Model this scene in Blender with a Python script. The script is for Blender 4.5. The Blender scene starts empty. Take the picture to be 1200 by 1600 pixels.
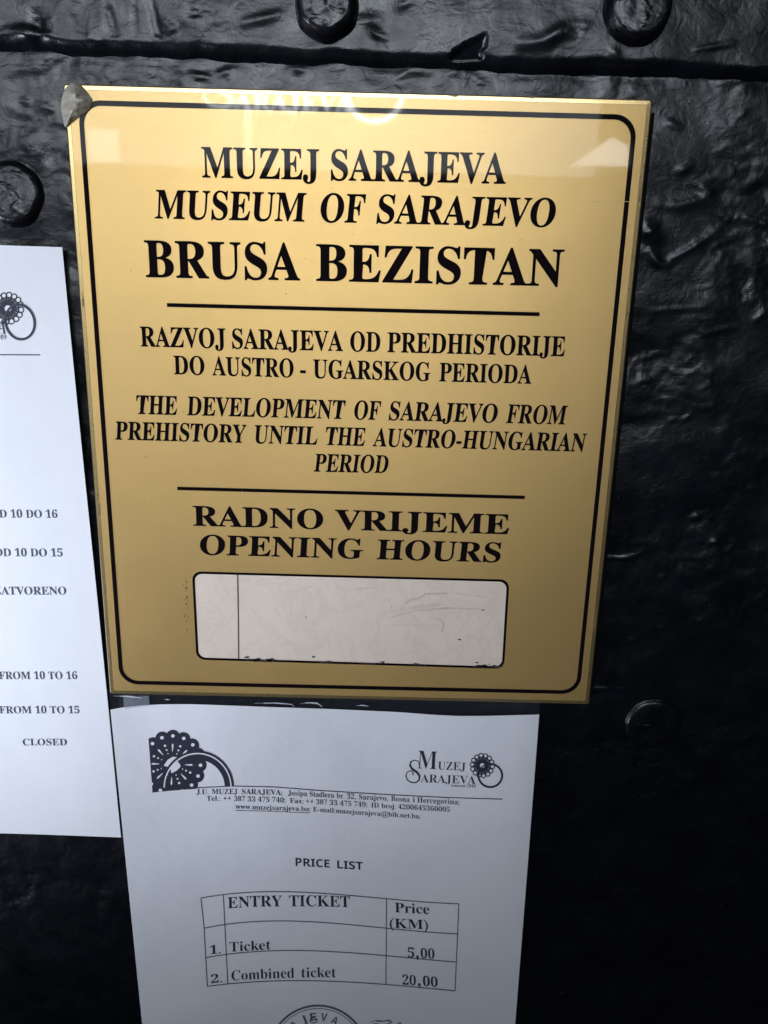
import bpy, bmesh, math, random
import numpy as np
from mathutils import Vector, Matrix

scene = bpy.context.scene
COL = scene.collection
random.seed(7)

# ------------------------------------------------------------------ camera
# The door is the plane y = 0 (x to the right, z up, the viewer at negative y);
# the brass plaque is centred on x = z = 0.  All sizes in metres.
W0, H0, F0 = 1200.0, 1600.0, 1200.0
VP = np.array([488.317 - 600, 5217.815 - 800, F0])          # where the verticals meet
HV = np.array([199795.4 + 600, 3981.5 + 800, F0])
AZ = VP / np.linalg.norm(VP)                                  # down
AX = HV / np.linalg.norm(HV); AX = AX - AX.dot(AZ) * AZ; AX /= np.linalg.norm(AX)
AY = np.cross(AX, AZ); AY = -AY if AY[2] < 0 else AY           # into the door
DIST, YP = 0.36, -0.0085                                       # camera to plaque face, plaque face
_c = []
for _p in ((98, 133), (1021, 152), (921, 1103), (171, 1084)):
    _v = np.array([_p[0] - 600, _p[1] - 800, F0]); _c.append(_v / _v.dot(AY) * DIST)
_c = np.mean(_c, axis=0)
CAM = np.array([-_c.dot(AX), YP - DIST, _c.dot(AZ)])

def ray(px, py):
    d = np.array([px - 600, py - 800, F0])
    return np.array([d.dot(AX), d.dot(AY), -d.dot(AZ)])

def at(px, py, y):
    """Point of the plane y = const seen at that place of the photograph."""
    d = ray(px, py)
    t = (y - CAM[1]) / d[1]
    return CAM + d * t

cam_data = bpy.data.cameras.new('camera')
cam = bpy.data.objects.new('camera', cam_data); COL.objects.link(cam)
R = np.array([[AX[0], AY[0], -AZ[0]], [AX[1], AY[1], -AZ[1]], [AX[2], AY[2], -AZ[2]]])  # rows: image x, y(down), forward
m3 = Matrix(((R[0][0], -R[1][0], -R[2][0]), (R[0][1], -R[1][1], -R[2][1]), (R[0][2], -R[1][2], -R[2][2])))
cam.matrix_world = Matrix.Translation(Vector(CAM)) @ m3.to_4x4()
cam_data.sensor_fit = 'VERTICAL'; cam_data.sensor_height = 36.0; cam_data.sensor_width = 27.0
cam_data.lens = 36.0 * F0 / H0
cam_data.clip_start = 0.01; cam_data.clip_end = 100
cam_data.dof.use_dof = True
cam_data.dof.focus_distance = 0.375
cam_data.dof.aperture_fstop = 30.0
scene.camera = cam

# ------------------------------------------------------------------ light
world = bpy.data.worlds.new('World'); scene.world = world; world.use_nodes = True
world.node_tree.nodes['Background'].inputs[0].default_value = (0.45, 0.55, 0.95, 1)
world.node_tree.nodes['Background'].inputs[1].default_value = 0.006
vs = scene.view_settings
vs.view_transform = 'Standard'; vs.look = 'None'; vs.gamma = 1.0; vs.use_curve_mapping = False
vs.exposure = 0.0

def area(name, loc, aim, sx, sy, power, col, spread=180):
    l = bpy.data.lights.new(name, 'AREA'); l.shape = 'RECTANGLE'; l.size = sx; l.size_y = sy
    l.energy = power; l.color = col; l.spread = math.radians(spread)
    o = bpy.data.objects.new(name, l); COL.objects.link(o); o.location = loc
    o.rotation_euler = (Vector(aim) - Vector(loc)).to_track_quat('-Z', 'Y').to_euler()
    return o
zc = CAM[2]
# the bright open side of the passage, high behind the photographer
area('high_daylight', (-0.75, -2.0, zc + 0.74), (-0.75, 0, zc + 0.74), 2.7, 0.76, 12.2, (0.82, 0.90, 1.0), 92)
# light that comes round the photographer from the open side on the left
sl = bpy.data.lights.new('side_daylight', 'SPOT'); sl.energy = 71; sl.color = (0.78, 0.85, 1.0)
sl.spot_size = math.radians(32); sl.spot_blend = 1.0; sl.shadow_soft_size = 0.12
so = bpy.data.objects.new('side_daylight', sl); COL.objects.link(so); so.location = (-0.98, -0.55, -0.42)
so.rotation_euler = (Vector((-0.26, 0, -0.085)) - Vector(so.location)).to_track_quat('-Z', 'Y').to_euler()

# ------------------------------------------------------------------ helpers
def tag(o, label=None, cat=None, group=None, kind=None):
    if label: o['label'] = label
    if cat: o['category'] = cat
    if group: o['group'] = group
    if kind: o['kind'] = kind
    return o

def empty(name, loc=(0, 0, 0)):
    o = bpy.data.objects.new(name, None); COL.objects.link(o); o.location = loc
    o.empty_display_size = 0.02
    return o

def link(name, me, mat, parent=None, smooth=False):
    o = bpy.data.objects.new(name, me); COL.objects.link(o)
    if mat: me.materials.append(mat)
    if smooth:
        me.polygons.foreach_set('use_smooth', [True] * len(me.polygons))
    if parent:
        o.parent = parent
        o.matrix_parent_inverse = Matrix.Translation(parent.location).inverted()
    return o

def from_bm(name, bm, mat, parent=None, smooth=False):
    me = bpy.data.meshes.new(name); bm.to_mesh(me); bm.free()
    return link(name, me, mat, parent, smooth)

def grid_mesh(name, P, mat, parent=None, smooth=True, flip=False):
    """P: array (rows, cols, 3)"""
    r, c = P.shape[:2]
    idx = np.arange(r * c).reshape(r, c)
    f = np.stack([idx[:-1, :-1], idx[:-1, 1:], idx[1:, 1:], idx[1:, :-1]], -1).reshape(-1, 4)
    if flip: f = f[:, ::-1]
    me = bpy.data.meshes.new(name)
    me.vertices.add(r * c); me.vertices.foreach_set('co', P.astype(np.float32).ravel())
    me.loops.add(len(f) * 4); me.loops.foreach_set('vertex_index', f.astype(np.int32).ravel())
    me.polygons.add(len(f))
    me.polygons.foreach_set('loop_start', np.arange(0, len(f) * 4, 4, dtype=np.int32))
    me.polygons.foreach_set('loop_total', np.full(len(f), 4, dtype=np.int32))
    me.update(calc_edges=True); me.validate()
    return link(name, me, mat, parent, smooth)

# --- numpy noise
def _hash(i, j, s):
    n = (i.astype(np.int64) * 374761393 + j.astype(np.int64) * 668265263 + s * 982451653) & 0x7fffffff
    n = ((n ^ (n >> 13)) * 1274126177) & 0x7fffffff
    n = n ^ (n >> 16)
    return (n & 0xffff) / 65535.0
def gnoise(x, y, s=0):
    xi, yi = np.floor(x).astype(np.int64), np.floor(y).astype(np.int64)
    xf, yf = x - xi, y - yi
    u = xf ** 3 * (xf * (xf * 6 - 15) + 10); v = yf ** 3 * (yf * (yf * 6 - 15) + 10)
    def g(a, b):
        an = _hash(xi + a, yi + b, s) * 2 * np.pi
        return np.cos(an) * (xf - a) + np.sin(an) * (yf - b)
    top = g(0, 0) * (1 - u) + g(1, 0) * u
    bot = g(0, 1) * (1 - u) + g(1, 1) * u
    return (top * (1 - v) + bot * v) * 1.5
def fbm(x, y, s=0, o=4, gain=0.5):
    a, r = 1.0, 0
    for k in range(o):
        r = r + a * gnoise(x * 2 ** k, y * 2 ** k, s + k * 17); a *= gain
    return r
def ridged(x, y, s=0, o=3):
    a, r = 1.0, 0
    for k in range(o):
        r = r + a * (1 - np.abs(gnoise(x * 2 ** k, y * 2 ** k, s + k * 31)) * 2.2); a *= 0.5
    return r / 1.75

# ------------------------------------------------------------------ materials
def mat(name):
    m = bpy.data.materials.new(name); m.use_nodes = True
    nt = m.node_tree
    return m, nt, nt.nodes['Principled BSDF']
def N(nt, t, **kw):
    n = nt.nodes.new(t)
    for k, v in kw.items():
        if k in n.inputs.keys(): n.inputs[k].default_value = v
        else: setattr(n, k, v)
    return n
def ramp(nt, fac, stops):
    r = nt.nodes.new('ShaderNodeValToRGB')
    el = r.color_ramp.elements
    while len(el) < len(stops): el.new(0.5)
    for e, (p, c) in zip(el, stops):
        e.position = p; e.color = c if len(c) == 4 else (*c, 1)
    nt.links.new(fac, r.inputs[0]); return r
def coords(nt, scale=(1, 1, 1)):
    tc = N(nt, 'ShaderNodeTexCoord'); mp = N(nt, 'ShaderNodeMapping')
    mp.inputs['Scale'].default_value = scale
    nt.links.new(tc.outputs['Object'], mp.inputs['Vector']); return mp.outputs[0]
def noise(nt, vec, scale, detail=4, rough=0.5, dist=0.0):
    n = N(nt, 'ShaderNodeTexNoise'); n.inputs['Scale'].default_value = scale
    n.inputs['Detail'].default_value = detail; n.inputs['Roughness'].default_value = rough
    n.inputs['Distortion'].default_value = dist
    nt.links.new(vec, n.inputs['Vector']); return n
def bump(nt, h, dist, strength=1.0, prev=None):
    b = N(nt, 'ShaderNodeBump'); b.inputs['Strength'].default_value = strength
    b.inputs['Distance'].default_value = dist
    nt.links.new(h, b.inputs['Height'])
    if prev: nt.links.new(prev, b.inputs['Normal'])
    return b.outputs[0]

def paint_material():
    m, nt, b = mat('black_door_paint')
    v = coords(nt)
    n1 = noise(nt, v, 150, 5, 0.5, 1.0)
    n2 = noise(nt, coords(nt, (0.35, 1, 1)), 700, 3, 0.5)
    nr = bump(nt, n1.outputs[0], 0.0013, 0.22)
    nr = bump(nt, n2.outputs[0], 0.0003, 0.25, nr)
    nt.links.new(nr, b.inputs['Normal'])
    n3 = noise(nt, v, 40, 6, 0.6)
    c = ramp(nt, n3.outputs[0], [(0.35, (0.0022, 0.0026, 0.0042)), (0.7, (0.0055, 0.0064, 0.0095))])
    # small specks of dust and bare metal
    n4 = noise(nt, v, 700, 2, 0.5)
    sp = ramp(nt, n4.outputs[0], [(0.76, (0, 0, 0)), (0.78, (0.7, 0.7, 0.7))])
    mx = N(nt, 'ShaderNodeMix', data_type='RGBA')
    nt.links.new(sp.outputs[0], mx.inputs[0]); nt.links.new(c.outputs[0], mx.inputs[6])
    mx.inputs[7].default_value = (0.12, 0.12, 0.12, 1)
    nt.links.new(mx.outputs[2], b.inputs['Base Color'])
    n5 = noise(nt, v, 75, 4, 0.6)
    r = ramp(nt, n5.outputs[0], [(0.3, (0.24,) * 3), (0.7, (0.38,) * 3)])
    nt.links.new(r.outputs[0], b.inputs['Roughness'])
    b.inputs['Specular IOR Level'].default_value = 0.5
    return m
M_PAINT = paint_material()

def gold_material(name='gold_foil_under_acrylic', col=(0.83, 0.555, 0.215), rough=0.45, coat=1.0):
    m, nt, b = mat(name)
    v = coords(nt)
    n1 = noise(nt, v, 1500, 2, 0.5)
    n2 = noise(nt, v, 14, 5, 0.6)
    c2 = ramp(nt, n2.outputs[0], [(0.3, tuple(x * 0.93 for x in col)), (0.7, tuple(min(1, x * 1.04) for x in col))])
    n3 = noise(nt, v, 420, 3, 0.55)
    sp = ramp(nt, n3.outputs[0], [(0.735, (0, 0, 0)), (0.80, (0.55,) * 3)])
    mx = N(nt, 'ShaderNodeMix', data_type='RGBA')
    nt.links.new(sp.outputs[0], mx.inputs[0]); nt.links.new(c2.outputs[0], mx.inputs[6])
    mx.inputs[7].default_value = (0.25, 0.16, 0.06, 1)
    nt.links.new(mx.outputs[2], b.inputs['Base Color'])
    b.inputs['Metallic'].default_value = 0.94
    r = ramp(nt, n1.outputs[0], [(0.3, (rough - 0.03,) * 3), (0.7, (rough + 0.03,) * 3)])
    nt.links.new(r.outputs[0], b.inputs['Roughness'])
    nt.links.new(bump(nt, n1.outputs[0], 0.00006, 0.5), b.inputs['Normal'])
    b.inputs['Coat Weight'].default_value = coat * 0.38
    b.inputs['Coat Roughness'].default_value = 0.03
    b.inputs['Coat IOR'].default_value = 1.49
    b.inputs['Anisotropic'].default_value = 0.6                # brushed crosswise
    tg = N(nt, 'ShaderNodeCombineXYZ'); tg.inputs['Z'].default_value = 1.0
    nt.links.new(tg.outputs[0], b.inputs['Tangent'])
    return m
M_GOLD = gold_material()

def simple(name, col, rough=0.5, metallic=0.0, spec=0.5, bump_scale=None, bump_d=0.0001, coat=0.0):
    m, nt, b = mat(name)
    v = coords(nt)
    n = noise(nt, v, bump_scale or 120, 4, 0.55)
    c = ramp(nt, n.outputs[0], [(0.3, tuple(x * 0.9 for x in col)), (0.7, tuple(min(1, x * 1.06) for x in col))])
    nt.links.new(c.outputs[0], b.inputs['Base Color'])
    b.inputs['Roughness'].default_value = rough; b.inputs['Metallic'].default_value = metallic
    b.inputs['Specular IOR Level'].default_value = spec
    b.inputs['Coat Weight'].default_value = coat; b.inputs['Coat Roughness'].default_value = 0.06
    if bump_scale: nt.links.new(bump(nt, n.outputs[0], bump_d, 0.6), b.inputs['Normal'])
    return m
M_INK = simple('black_plaque_ink', (0.008, 0.005, 0.006), 0.04, spec=0.12)
M_AMBER = simple('amber_acrylic_edge', (0.20, 0.125, 0.045), 0.3, coat=0.6)
M_SLAB = simple('matte_black_slab', (0.004, 0.004, 0.005), 0.9, spec=0.1)
M_PRINT = simple('black_toner', (0.028, 0.032, 0.050), 0.5, spec=0.3)
M_PRINT_GREY = simple('faded_toner', (0.045, 0.06, 0.08), 0.55, spec=0.3)
M_LINE_GREY = simple('grey_toner_line', (0.09, 0.10, 0.13), 0.55, spec=0.3)
M_STAMP = simple('stamp_ink', (0.10, 0.105, 0.15), 0.6, spec=0.2)

def paper_material(name, col, coat, bumpd):
    m, nt, b = mat(name)
    v = coords(nt)
    n1 = noise(nt, v, 22, 4, 0.5); n2 = noise(nt, v, 600, 4, 0.6)
    c = ramp(nt, n1.outputs[0], [(0.3, tuple(x * 0.975 for x in col)), (0.7, col)])
    nt.links.new(c.outputs[0], b.inputs['Base Color'])
    b.inputs['Roughness'].default_value = 0.7
    b.inputs['Specular IOR Level'].default_value = 0.3
    b.inputs['Coat Weight'].default_value = coat; b.inputs['Coat Roughness'].default_value = 0.12
    nr = bump(nt, n1.outputs[0], bumpd, 0.7)
    nr = bump(nt, n2.outputs[0], 0.00008, 0.4, nr)
    nt.links.new(nr, b.inputs['Normal'])
    return m
M_PAPER_A = paper_material('white_notice_paper', (0.80, 0.81, 0.84), 0.0, 0.0016)
M_PAPER_B = paper_material('white_laminated_paper', (0.77, 0.775, 0.82), 0.6, 0.0030)

def card_material():
    m, nt, b = mat('stained_cream_card')
    v = coords(nt)
    vs_ = coords(nt, (1.0, 1, 5.5))
    n1 = noise(nt, v, 18, 5, 0.6); n2 = noise(nt, v, 38, 6, 0.65, 1.2)
    c = ramp(nt, n1.outputs[0], [(0.3, (0.76, 0.635, 0.53)), (0.7, (0.83, 0.70, 0.59))])
    s = ramp(nt, n2.outputs[0], [(0.45, (0, 0, 0)), (0.50, (0.10,) * 3), (0.55, (0, 0, 0))])
    mx = N(nt, 'ShaderNodeMix', data_type='RGBA')
    nt.links.new(s.outputs[0], mx.inputs[0]); nt.links.new(c.outputs[0], mx.inputs[6])
    mx.inputs[7].default_value = (0.30, 0.23, 0.16, 1)
    nt.links.new(mx.outputs[2], b.inputs['Base Color'])
    b.inputs['Roughness'].default_value = 0.45; b.inputs['Coat Weight'].default_value = 0.8
    b.inputs['Coat Roughness'].default_value = 0.05
    return m
M_CARD = card_material()

def film_material():
    m, nt, b = mat('clear_plastic_film')
    v = coords(nt, (1, 1, 2.5))
    n1 = noise(nt, v, 55, 3, 0.5, 0.6)
    b.inputs['Base Color'].default_value = (0.45, 0.50, 0.60, 1)
    b.inputs['Roughness'].default_value = 0.12
    b.inputs['Alpha'].default_value = 0.03
    nt.links.new(bump(nt, n1.outputs[0], 0.004, 0.8), b.inputs['Normal'])
    return m
M_FILM = film_material()
M_TAPE = simple('frosted_tape', (0.50, 0.53, 0.60), 0.35, coat=0.4)
M_TAPE.node_tree.nodes['Principled BSDF'].inputs['Alpha'].default_value = 0.30

def silicone():
    m, nt, b = mat('grey_silicone_glue')
    v = coords(nt)
    n1 = noise(nt, v, 150, 4, 0.6)
    c = ramp(nt, n1.outputs[0], [(0.3, (0.27, 0.24, 0.185)), (0.7, (0.43, 0.395, 0.335))])
    nt.links.new(c.outputs[0], b.inputs['Base Color'])
    b.inputs['Roughness'].default_value = 0.28
    b.inputs['Subsurface Weight'].default_value = 0.25
    b.inputs['Subsurface Radius'].default_value = (0.002, 0.0018, 0.0014)
    nt.links.new(bump(nt, n1.outputs[0], 0.0012, 0.7), b.inputs['Normal'])
    return m
M_GLUE = silicone()

# ------------------------------------------------------------------ the iron door
YD = 0.0
def px_grid(y=YD):
    """affine-free map: world (x,z) on the door -> photograph place, for placing marks on the relief"""
    pass
def to_px(X, Z, y=YD):
    dx, dy, dz = X - CAM[0], y - CAM[1], Z - CAM[2]
    cx = dx * AX[0] + dy * AY[0] - dz * AZ[0]
    cy = dx * AX[1] + dy * AY[1] - dz * AZ[1]
    cz = dx * AX[2] + dy * AY[2] - dz * AZ[2]
    return 600 + F0 * cx / cz, 800 + F0 * cy / cz

def seg_dist(X, Z, pts):
    """distance in metres from the polyline given by places in the photograph, and position along it"""
    P = [at(p[0], p[1], YD) for p in pts]
    best = np.full(X.shape, 9.0); along = np.zeros(X.shape)
    n = len(P) - 1
    for k in range(n):
        ax, az, bx, bz = P[k][0], P[k][2], P[k + 1][0], P[k + 1][2]
        L2 = (bx - ax) ** 2 + (bz - az) ** 2
        t = np.clip(((X - ax) * (bx - ax) + (Z - az) * (bz - az)) / L2, 0, 1)
        d = np.hypot(X - ax - t * (bx - ax), Z - az - t * (bz - az))
        u = d < best
        best = np.where(u, d, best); along = np.where(u, (k + t) / n, along)
    return best, along

# places in the photograph of the seam between the strap and the plate
S0, S1 = at(0, 74, YD), at(1200, 122, YD)
def seam_z(X):
    return S0[2] + (X - S0[0]) * (S1[2] - S0[2]) / (S1[0] - S0[0])

MARKS = [  # polyline, height (mm, + towards the viewer), width (mm)
    ([(238, -10), (246, 30), (252, 58), (262, 62)], -0.9, 1.2), ([(172, 8), (180, 36), (187, 60)], -0.7, 1.2),
    ([(262, 60), (275, 52), (262, 40)], 0.9, 1.4),
    ([(215, 0), (217, 60)], -0.4, 0.9),
    ([(64, 30), (70, 62)], -1.3, 2.4), ([(40, 60), (56, 64)], 1.0, 2.0),
    ([(0, 60), (45, 52), (85, 62)], 0.7, 2.0),
    ([(300, 116), (330, 124)], 0.9, 1.0), ([(340, 116), (365, 106)], 0.8, 1.0),
    ([(60, 165), (84, 170)], 0.8, 1.1), ([(34, 156), (48, 162)], 0.8, 1.0), ([(20, 110), (80, 104)], 0.5, 2.0),
    ([(385, 44), (420, 36), (440, 30)], 0.9, 1.6), ([(300, 30), (318, 28)], -0.6, 1.0),
    ([(810, 76), (845, 72), (875, 54), (905, 52)], 1.3, 2.6), ([(880, 50), (910, 58)], -0.8, 1.5),
    ([(1080, 84), (1135, 74)], 0.8, 1.1), ([(950, 84), (958, 96)], 0.8, 1.5),
    ([(580, 52), (600, 66)], -1.0, 1.5), ([(622, 16), (640, 8)], -0.8, 1.6), ([(560, 40), (590, 38)], 0.8, 2.5),
    ([(455, 105), (475, 108)], 1.0, 1.6), ([(620, 122), (640, 110), (672, 114)], 0.6, 1.0),
    ([(740, 122), (765, 134)], 0.5, 1.0), ([(690, 116), (720, 112), (740, 118)], 0.5, 1.2),
    ([(1008, 352), (1020, 372)], 1.9, 3.4), ([(1014, 392), (1026, 410), (1040, 416)], 1.3, 1.6),
    ([(1050, 404), (1080, 388), (1124, 358)], 1.0, 1.4), ([(1140, 342), (1165, 340), (1195, 350)], 0.7, 1.2),
    ([(1030, 318), (1060, 322), (1110, 306)], 0.8, 2.4), ([(1020, 486), (1100, 480)], 0.5, 1.0),
    ([(1100, 522), (1150, 510)], 0.7, 1.4), ([(1180, 500), (1194, 488)], 0.8, 1.2),
    ([(1000, 560), (1040, 552)], 0.4, 1.2), ([(1042, 190), (1060, 200)], 0.7, 1.2), ([(1150, 184), (1164, 176)], 0.6, 1.0),
    ([(1060, 268), (1075, 262)], 0.9, 1.6), ([(1090, 290), (1110, 300)], 0.8, 1.5),
    ([(1044, 657), (1056, 655)], 0.7, 0.8), ([(1064, 658), (1080, 647)], 0.7, 0.8),
    ([(940, 874), (965, 872), (985, 871), (1001, 865)], 1.0, 0.8),
    ([(1082, 808), (1092, 806)], 1.2, 1.4), ([(1108, 848), (1120, 845)], 1.2, 1.4),
    ([(924, 1077), (955, 1077)], 1.0, 0.7), ([(960, 1077), (982, 1080)], 0.6, 0.8),
    ([(100, 1402), (130, 1406)], 0.7, 2.2), ([(1090, 968), (1094, 972)], 0.9, 1.0),
    ([(1028, 905), (1038, 900)], 0.6, 1.2), ([(1140, 758), (1180, 766)], 0.6, 1.2),
    ([(984, 1003), (990, 998)], 0.8, 1.0), ([(1020, 980), (1048, 980)], 0.5, 1.0),
]
def relief(X, Z, seed=0, marks=True, wr=1.0):
    wx = fbm(X / 0.03, Z / 0.03, 5 + seed, 3) * 0.012
    wz = fbm(X / 0.03, Z / 0.03, 9 + seed, 3) * 0.012
    h = 1.25 * fbm(X / 0.07, Z / 0.05, 6 + seed, 3)
    msk = np.clip(fbm(X / 0.05, Z / 0.05, 21 + seed, 2) * 1.6 + 0.55, 0.12, 1.3)
    up = 1.0
    rg = ridged((X + wx) / 0.040, (Z + wz) / 0.020, 33 + seed, 2)
    h = h + wr * 0.50 * msk * np.clip(rg - 0.5, 0, 1) ** 1.5 * 2.6
    lump = np.clip(fbm((X + wx * .5) / 0.017, (Z + wz * .5) / 0.013, 51 + seed, 2), -1, 1)
    h = h + 0.46 * wr * msk * lump
    # overlapping skins of old paint: small steps with a sharp lower lip
    st = fbm((X + wx) / 0.028, (Z + wz) / 0.018, 91 + seed, 3) * 3.0
    fr = st - np.floor(st)
    h = h + 0.40 * wr * np.clip(msk - 0.5, 0, 1) * np.where(fr < 0.90, fr, (1 - fr) * 9.0)
    crk = np.abs(gnoise((X + wx * 1.5) / 0.030, (Z + wz * 1.5) / 0.024, 77 + seed))
    h = h - 0.35 * wr * np.clip(msk - 0.5, 0, 1) * np.exp(-(crk / 0.03) ** 2)
    if marks:
        for pts, a, w in MARKS:
            d, t = seg_dist(X, Z, pts)
            w_ = w * 0.001 * (1 + 0.35 * gnoise(t * 5 + pts[0][0], t * 0 + 0.5, 3))
            h = h + a * np.exp(-(d / w_) ** 2) * (0.35 + 0.65 * np.sin(np.pi * np.clip(t, 0.08, 0.92)))
    return h * 0.001

door = empty('iron_door', (0, 0, -0.35))
tag(door, 'black painted iron door with riveted strap and thick wrinkled paint behind the plaque', 'door')

def axis(lo, hi, flo, fhi, step, coarse):
    a = list(np.arange(flo, fhi, step)); k = flo
    pre = list(np.linspace(lo, flo, coarse)[:-1]); post = list(np.linspace(fhi, hi, coarse))
    return np.array(pre + a + post)
gx = axis(-0.75, 0.75, -0.31, 0.33, 0.0012, 14)
zt = seam_z(0.0)
gz = axis(-0.95, zt + 0.06, -0.42, zt + 0.03, 0.0012, 14)
X, Z = np.meshgrid(gx, gz)
h = relief(X, Z)
ds = seam_z(X) - Z + 0.0012 * gnoise(X / 0.02, X * 0 + .3, 4) + 0.0006 * gnoise(X / 0.006, X * 0 + .7, 8)
groove = np.exp(-((ds + 0.0005) / 0.0034) ** 2)
h = h + 0.0007 * np.exp(-(ds / 0.006) ** 2) * gnoise(X / 0.018, Z / 0.006, 14) - 0.0015 * np.clip(-ds / 0.002, 0, 1)
# the plate sits flat where the plaque and the papers are fixed to it
flat = (np.clip((0.128 - np.abs(X)) / 0.004, 0, 1)) * np.clip((0.147 - np.abs(Z)) / 0.004, 0, 1)
flatb = np.clip((0.20 - np.abs(X + 0.03)) / 0.03, 0, 1) * np.clip((-0.10 - Z) / 0.04, 0, 1)
flatl = np.clip((-0.13 - X) / 0.012, 0, 1) * np.clip((0.082 - Z) / 0.006, 0, 1)
k = np.clip(flat + flatb * 0 + flatl, 0, 1)
h = h * (1 - k) + k * np.minimum(h, 0.0004)
P = np.stack([X, -h, Z], -1)
grid_mesh('plate', P, M_PAINT, door)

# the strap across the top: a thicker bar, 6 mm proud, lapping over the plate
NOTCH = [(702, 92), (716, 74), (738, 62), (757, 56), (763, 46), (757, 72), (754, 92)]
ny = np.concatenate([np.linspace(0, 0.012, 16)[:-1], np.arange(0.012, 0.12, 0.0012), np.linspace(0.121, 0.45, 14)])
gxs = gx
T, Xs = np.meshgrid(ny, gxs, indexing='ij')
edge = 0.0011 * gnoise(Xs / 0.03, Xs * 0 + .2, 61) + 0.0006 * gnoise(Xs / 0.008, Xs * 0 + .9, 62)
Zs = seam_z(Xs) - 0.0022 + edge + T
hs = relief(Xs, Zs, seed=200, marks=False)
for pts, a, w in MARKS[:22]:
    if min(p[1] for p in pts) < 95:
        d, t = seg_dist(Xs, Zs, pts)
        hs += 0.001 * a * np.exp(-(d / (w * 0.001)) ** 2) * (0.35 + 0.65 * np.sin(np.pi * np.clip(t, 0.08, 0.92)))
# chipped notch in the strap's lower edge
PX, PY = to_px(Xs, Zs, -0.006)
inside = np.ones(PX.shape, bool) * False
for a_, b_ in zip(NOTCH, NOTCH[1:] + NOTCH[:1]):
    c_ = ((a_[1] > PY) != (b_[1] > PY)) & (PX < (b_[0] - a_[0]) * (PY - a_[1]) / (b_[1] - a_[1] + 1e-9) + a_[0])
    inside ^= c_
round_ = np.clip(1 - (1 - np.clip(T / 0.0060, 0, 1)) ** 2.2, 0, 1)
ys = (0.0062 + hs) * round_
ys = np.where(inside, 0.0064 * np.clip(T / 0.015, 0, 1) ** 1.2, ys)
Ps = np.stack([Xs, -ys + 0.001, Zs], -1)
# tuck the lower edge back into the door
first = Ps[0:1].copy(); first[..., 1] = 0.004
Ps = np.concatenate([first, Ps], 0)
grid_mesh('strap', Ps, M_PAINT, door)

def rivet(px, py, rpx, height, y0, seed, tilt=0.07):
    c = at(px, py, y0 - height)
    r = np.linalg.norm(at(px + rpx, py, y0 - height) - c)
    prof = [(1.10, -0.25), (1.06, 0.02), (1.02, 0.25), (0.99, 0.50), (0.94, 0.74), (0.86, 0.90), (0.76, 0.97), (0.6, 1.0),
            (0.45, 1.005), (0.3, 1.01), (0.15, 1.012), (0.0, 1.014)]
    seg = 72
    # refine the profile
    pr = []
    for a_, b_ in zip(prof[:-1], prof[1:]):
        for q in range(4): pr.append((a_[0] + (b_[0] - a_[0]) * q / 4, a_[1] + (b_[1] - a_[1]) * q / 4))
    pr.append(prof[-1])
    pr = np.array(pr)
    A = np.linspace(0, 2 * np.pi, seg + 1)
    RR, AA = np.meshgrid(pr[:, 0], A, indexing='ij'); HH = np.meshgrid(pr[:, 1], A, indexing='ij')[0]
    x, z = RR * r * np.cos(AA), RR * r * np.sin(AA)
    wob = 1 + 0.05 * gnoise(np.cos(AA) * 1.5 + seed, np.sin(AA) * 1.5, seed)
    x, z = x * wob, z * wob
    wr = ridged((x + seed) / 0.011, z / 0.008, seed, 2)
    d = height * HH + 0.0007 * np.clip(wr - 0.6, 0, 1) * 2 * np.clip(HH, 0, 1) + 0.00015 * fbm(x / 0.004 + seed, z / 0.004, seed, 2) - tilt * z * np.clip(HH, 0, 1)
    Pv = np.stack([c[0] + x, y0 - d, c[2] + z], -1)
    return grid_mesh('rivet', Pv, M_PAINT, door, flip=True)
rivet(508, 0, 49, 0.0085, -0.005, 11, 0.045)
rivet(1005, 4, 52, 0.0085, -0.005, 23, 0.05)
rivet(13, 301, 47, 0.0040, 0.0, 37)
rivet(1022, 1134, 41, 0.0016, 0.0, 41, 0.0)

# ------------------------------------------------------------------ writing and other flat prints
_cache = {}
def bold(s, style):
    base = {'serif': (0x1D400, 0x1D41A, 0x1D7CE), 'sans': (0x1D5D4, 0x1D5EE, 0x1D7EC)}[style]
    o = ''
    for ch in s:
        if 'A' <= ch <= 'Z': o += chr(base[0] + ord(ch) - 65)
        elif 'a' <= ch <= 'z': o += chr(base[1] + ord(ch) - 97)
        elif '0' <= ch <= '9': o += chr(base[2] + ord(ch) - 48)
        else: o += ch
    return o
def glyphs(s, style='serif', offset=0.0):
    """Flat mesh of a word: vertices (capital height = 1, left edge at 0), faces and width."""
    key = (s, style, offset)
    if key in _cache: return _cache[key]
    cu = bpy.data.curves.new('lettering', 'FONT'); cu.body = bold(s, style); cu.resolution_u = 5
    cu.fill_mode = 'FRONT'; cu.offset = offset
    o = bpy.data.objects.new('lettering', cu); COL.objects.link(o)
    dg = bpy.context.evaluated_depsgraph_get()
    me = o.evaluated_get(dg).to_mesh()
    v = np.array([(q.co.x, q.co.y) for q in me.vertices]) if len(me.vertices) else np.zeros((0, 2))
    f = [tuple(p.vertices) for p in me.polygons]
    o.evaluated_get(dg).to_mesh_clear()
    bpy.data.objects.remove(o); bpy.data.curves.remove(cu)
    x0, x1 = (v[:, 0].min(), v[:, 0].max()) if len(v) else (0, 1)
    _cache[key] = (v, f, x0, x1)
    return _cache[key]
def cap(style):
    v, f, x0, x1 = glyphs('H', style)
    return v[:, 1].max() - v[:, 1].min()

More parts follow.
